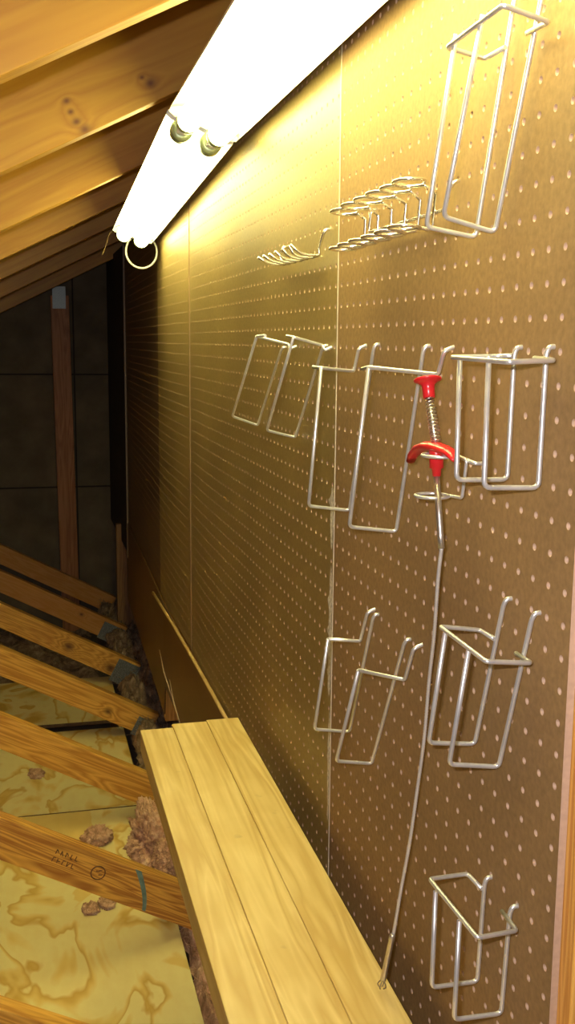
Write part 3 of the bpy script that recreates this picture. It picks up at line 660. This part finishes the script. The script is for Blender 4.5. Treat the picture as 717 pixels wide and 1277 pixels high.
# curved finger grip: a crescent plate
mb = MB(); pth = []
gx = [(36.62, -4.33, .16), (36.35, -4.05, .20), (35.75, -3.76, .25), (35.0, -3.60, .28), (34.25, -3.555, .30), (33.6, -3.58, .28), (33.0, -3.62, .24), (32.62, -3.72, .19), (32.45, -3.84, .12)]
sub = []
vs = []; fs = []; m = 10
for i, (y, z, w) in enumerate(gx):
    for k in range(m):
        a = 2*math.pi*k/m; vs.append((-1.25+w*1.15*math.cos(a), y, z-.02+w*.62*math.sin(a)))
for i in range(len(gx)-1):
    for k in range(m): fs.append((i*m+k, i*m+(k+1) % m, (i+1)*m+(k+1) % m, (i+1)*m+k))
fs += [tuple(range(m))[::-1], tuple((len(gx)-1)*m+k for k in range(m))]
mb.add(vs, fs, 0, True); mb.build('finger_grip', RED, root)
k0, k1, k2 = map(V, TL['collar']); mb = MB(); ax = k2-k0; hh = ax.length
mb.lathe(k0, ax, [(0, .24), (hh*.05, .25), (hh*.70, .25), (hh*.73, .17), (hh*.98, .145), (hh, .11)], 24); mb.build('collar', RED, root)
t0, t1, t2 = map(V, TL['tube']); mb = MB(); mb.tube([t0, t1, t2], .115, 14, .3); mb.build('steel_tube', STEEL, root)
# ribbed flexible shaft
cp = [V(p) for p in BAKE['cable']]
def cr(p0, p1, p2, p3, t): return .5*((2*p1)+(p2-p0)*t+(2*p0-5*p1+4*p2-p3)*t*t+(3*p1-p0-3*p2+p3)*t**3)
path = []
ext = [cp[0]*2-cp[1]]+cp+[cp[-1]*2-cp[-2]]
for i in range(1, len(ext)-2):
    for k in range(40): path.append(cr(ext[i-1], ext[i], ext[i+1], ext[i+2], k/40))
path.append(cp[-1])
mb = MB(); mb.tube(path, [.078 if i % 2 else .060 for i in range(len(path))], 8); mb.build('flexible_shaft', plain('shaft_steel', (.72, .69, .62), .3, .45, .1, 80), root)
q0, q1, q2 = map(V, BAKE['claw']); mb = MB(); dd = (q1-q0); qh = dd.length
mb.lathe(q0, dd, [(-.05, .08), (0, .125), (.25, .125), (.3, .11), (qh*.96, .125), (qh, .12)], 16); mb.build('claw_sleeve', STEEL, root)
mb = MB(); dn = dd.normalized(); b1 = (Vector((1, 0, 0))-dn*dn.x).normalized(); b2 = dn.cross(b1)
for k in range(4):
    a = math.radians(45+90*k); o_ = b1*math.cos(a)+b2*math.sin(a)
    mb.tube([q1+o_*.05, q1+dn*.15+o_*.15, q1+dn*.28+o_*.19, q1+dn*.37+o_*.09], .025, 6, .05)
mb.build('claw', plain('claw_metal', (.30, .25, .18), .4, .7), root)

# the camera's small built-in flash, beside the lens
fl = bpy.data.lights.new('flash', 'AREA'); fl.shape = 'RECTANGLE'; fl.size = .03; fl.size_y = .012; fl.energy = 9.0; fl.color = (1.0, .93, 1.0)
fo = bpy.data.objects.new('flash', fl); C.objects.link(fo)
# ------------------------------------------------------------------ ambient, camera, exposure
w = bpy.data.worlds.new('attic_air'); bpy.context.scene.world = w; w.use_nodes = True
w.node_tree.nodes['Background'].inputs[0].default_value = (1.0, .80, .55, 1); w.node_tree.nodes['Background'].inputs[1].default_value = .16
cam = bpy.data.cameras.new('camera'); co = bpy.data.objects.new('camera', cam); C.objects.link(co)
f, yaw, pitch, roll = 1301.18, .247059, -.161328, -.00928
Rm = Matrix.Rotation(-yaw, 3, 'Z') @ Matrix.Rotation(pitch, 3, 'X') @ Matrix.Rotation(roll, 3, 'Y')
rx, fw, upv = Rm.col[0], Rm.col[1], Rm.col[2]
M = Matrix(((rx[0], upv[0], -fw[0]), (rx[1], upv[1], -fw[1]), (rx[2], upv[2], -fw[2]))).to_4x4()
M.translation = W((-15.2303, 0, 0)); co.matrix_world = M
M2 = M.copy(); M2.translation = W((-16.6, .3, 1.3)); fo.matrix_world = M2
cam.sensor_fit = 'VERTICAL'; cam.sensor_height = 36.; cam.sensor_width = 36.*717/1277; cam.lens = f/1277*36.; cam.clip_start = .01
sc = bpy.context.scene; sc.camera = co
sc.view_settings.view_transform = 'Standard'; sc.view_settings.look = 'None'; sc.view_settings.exposure = 0.0
sc.cycles.max_bounces = 8; sc.cycles.diffuse_bounces = 5
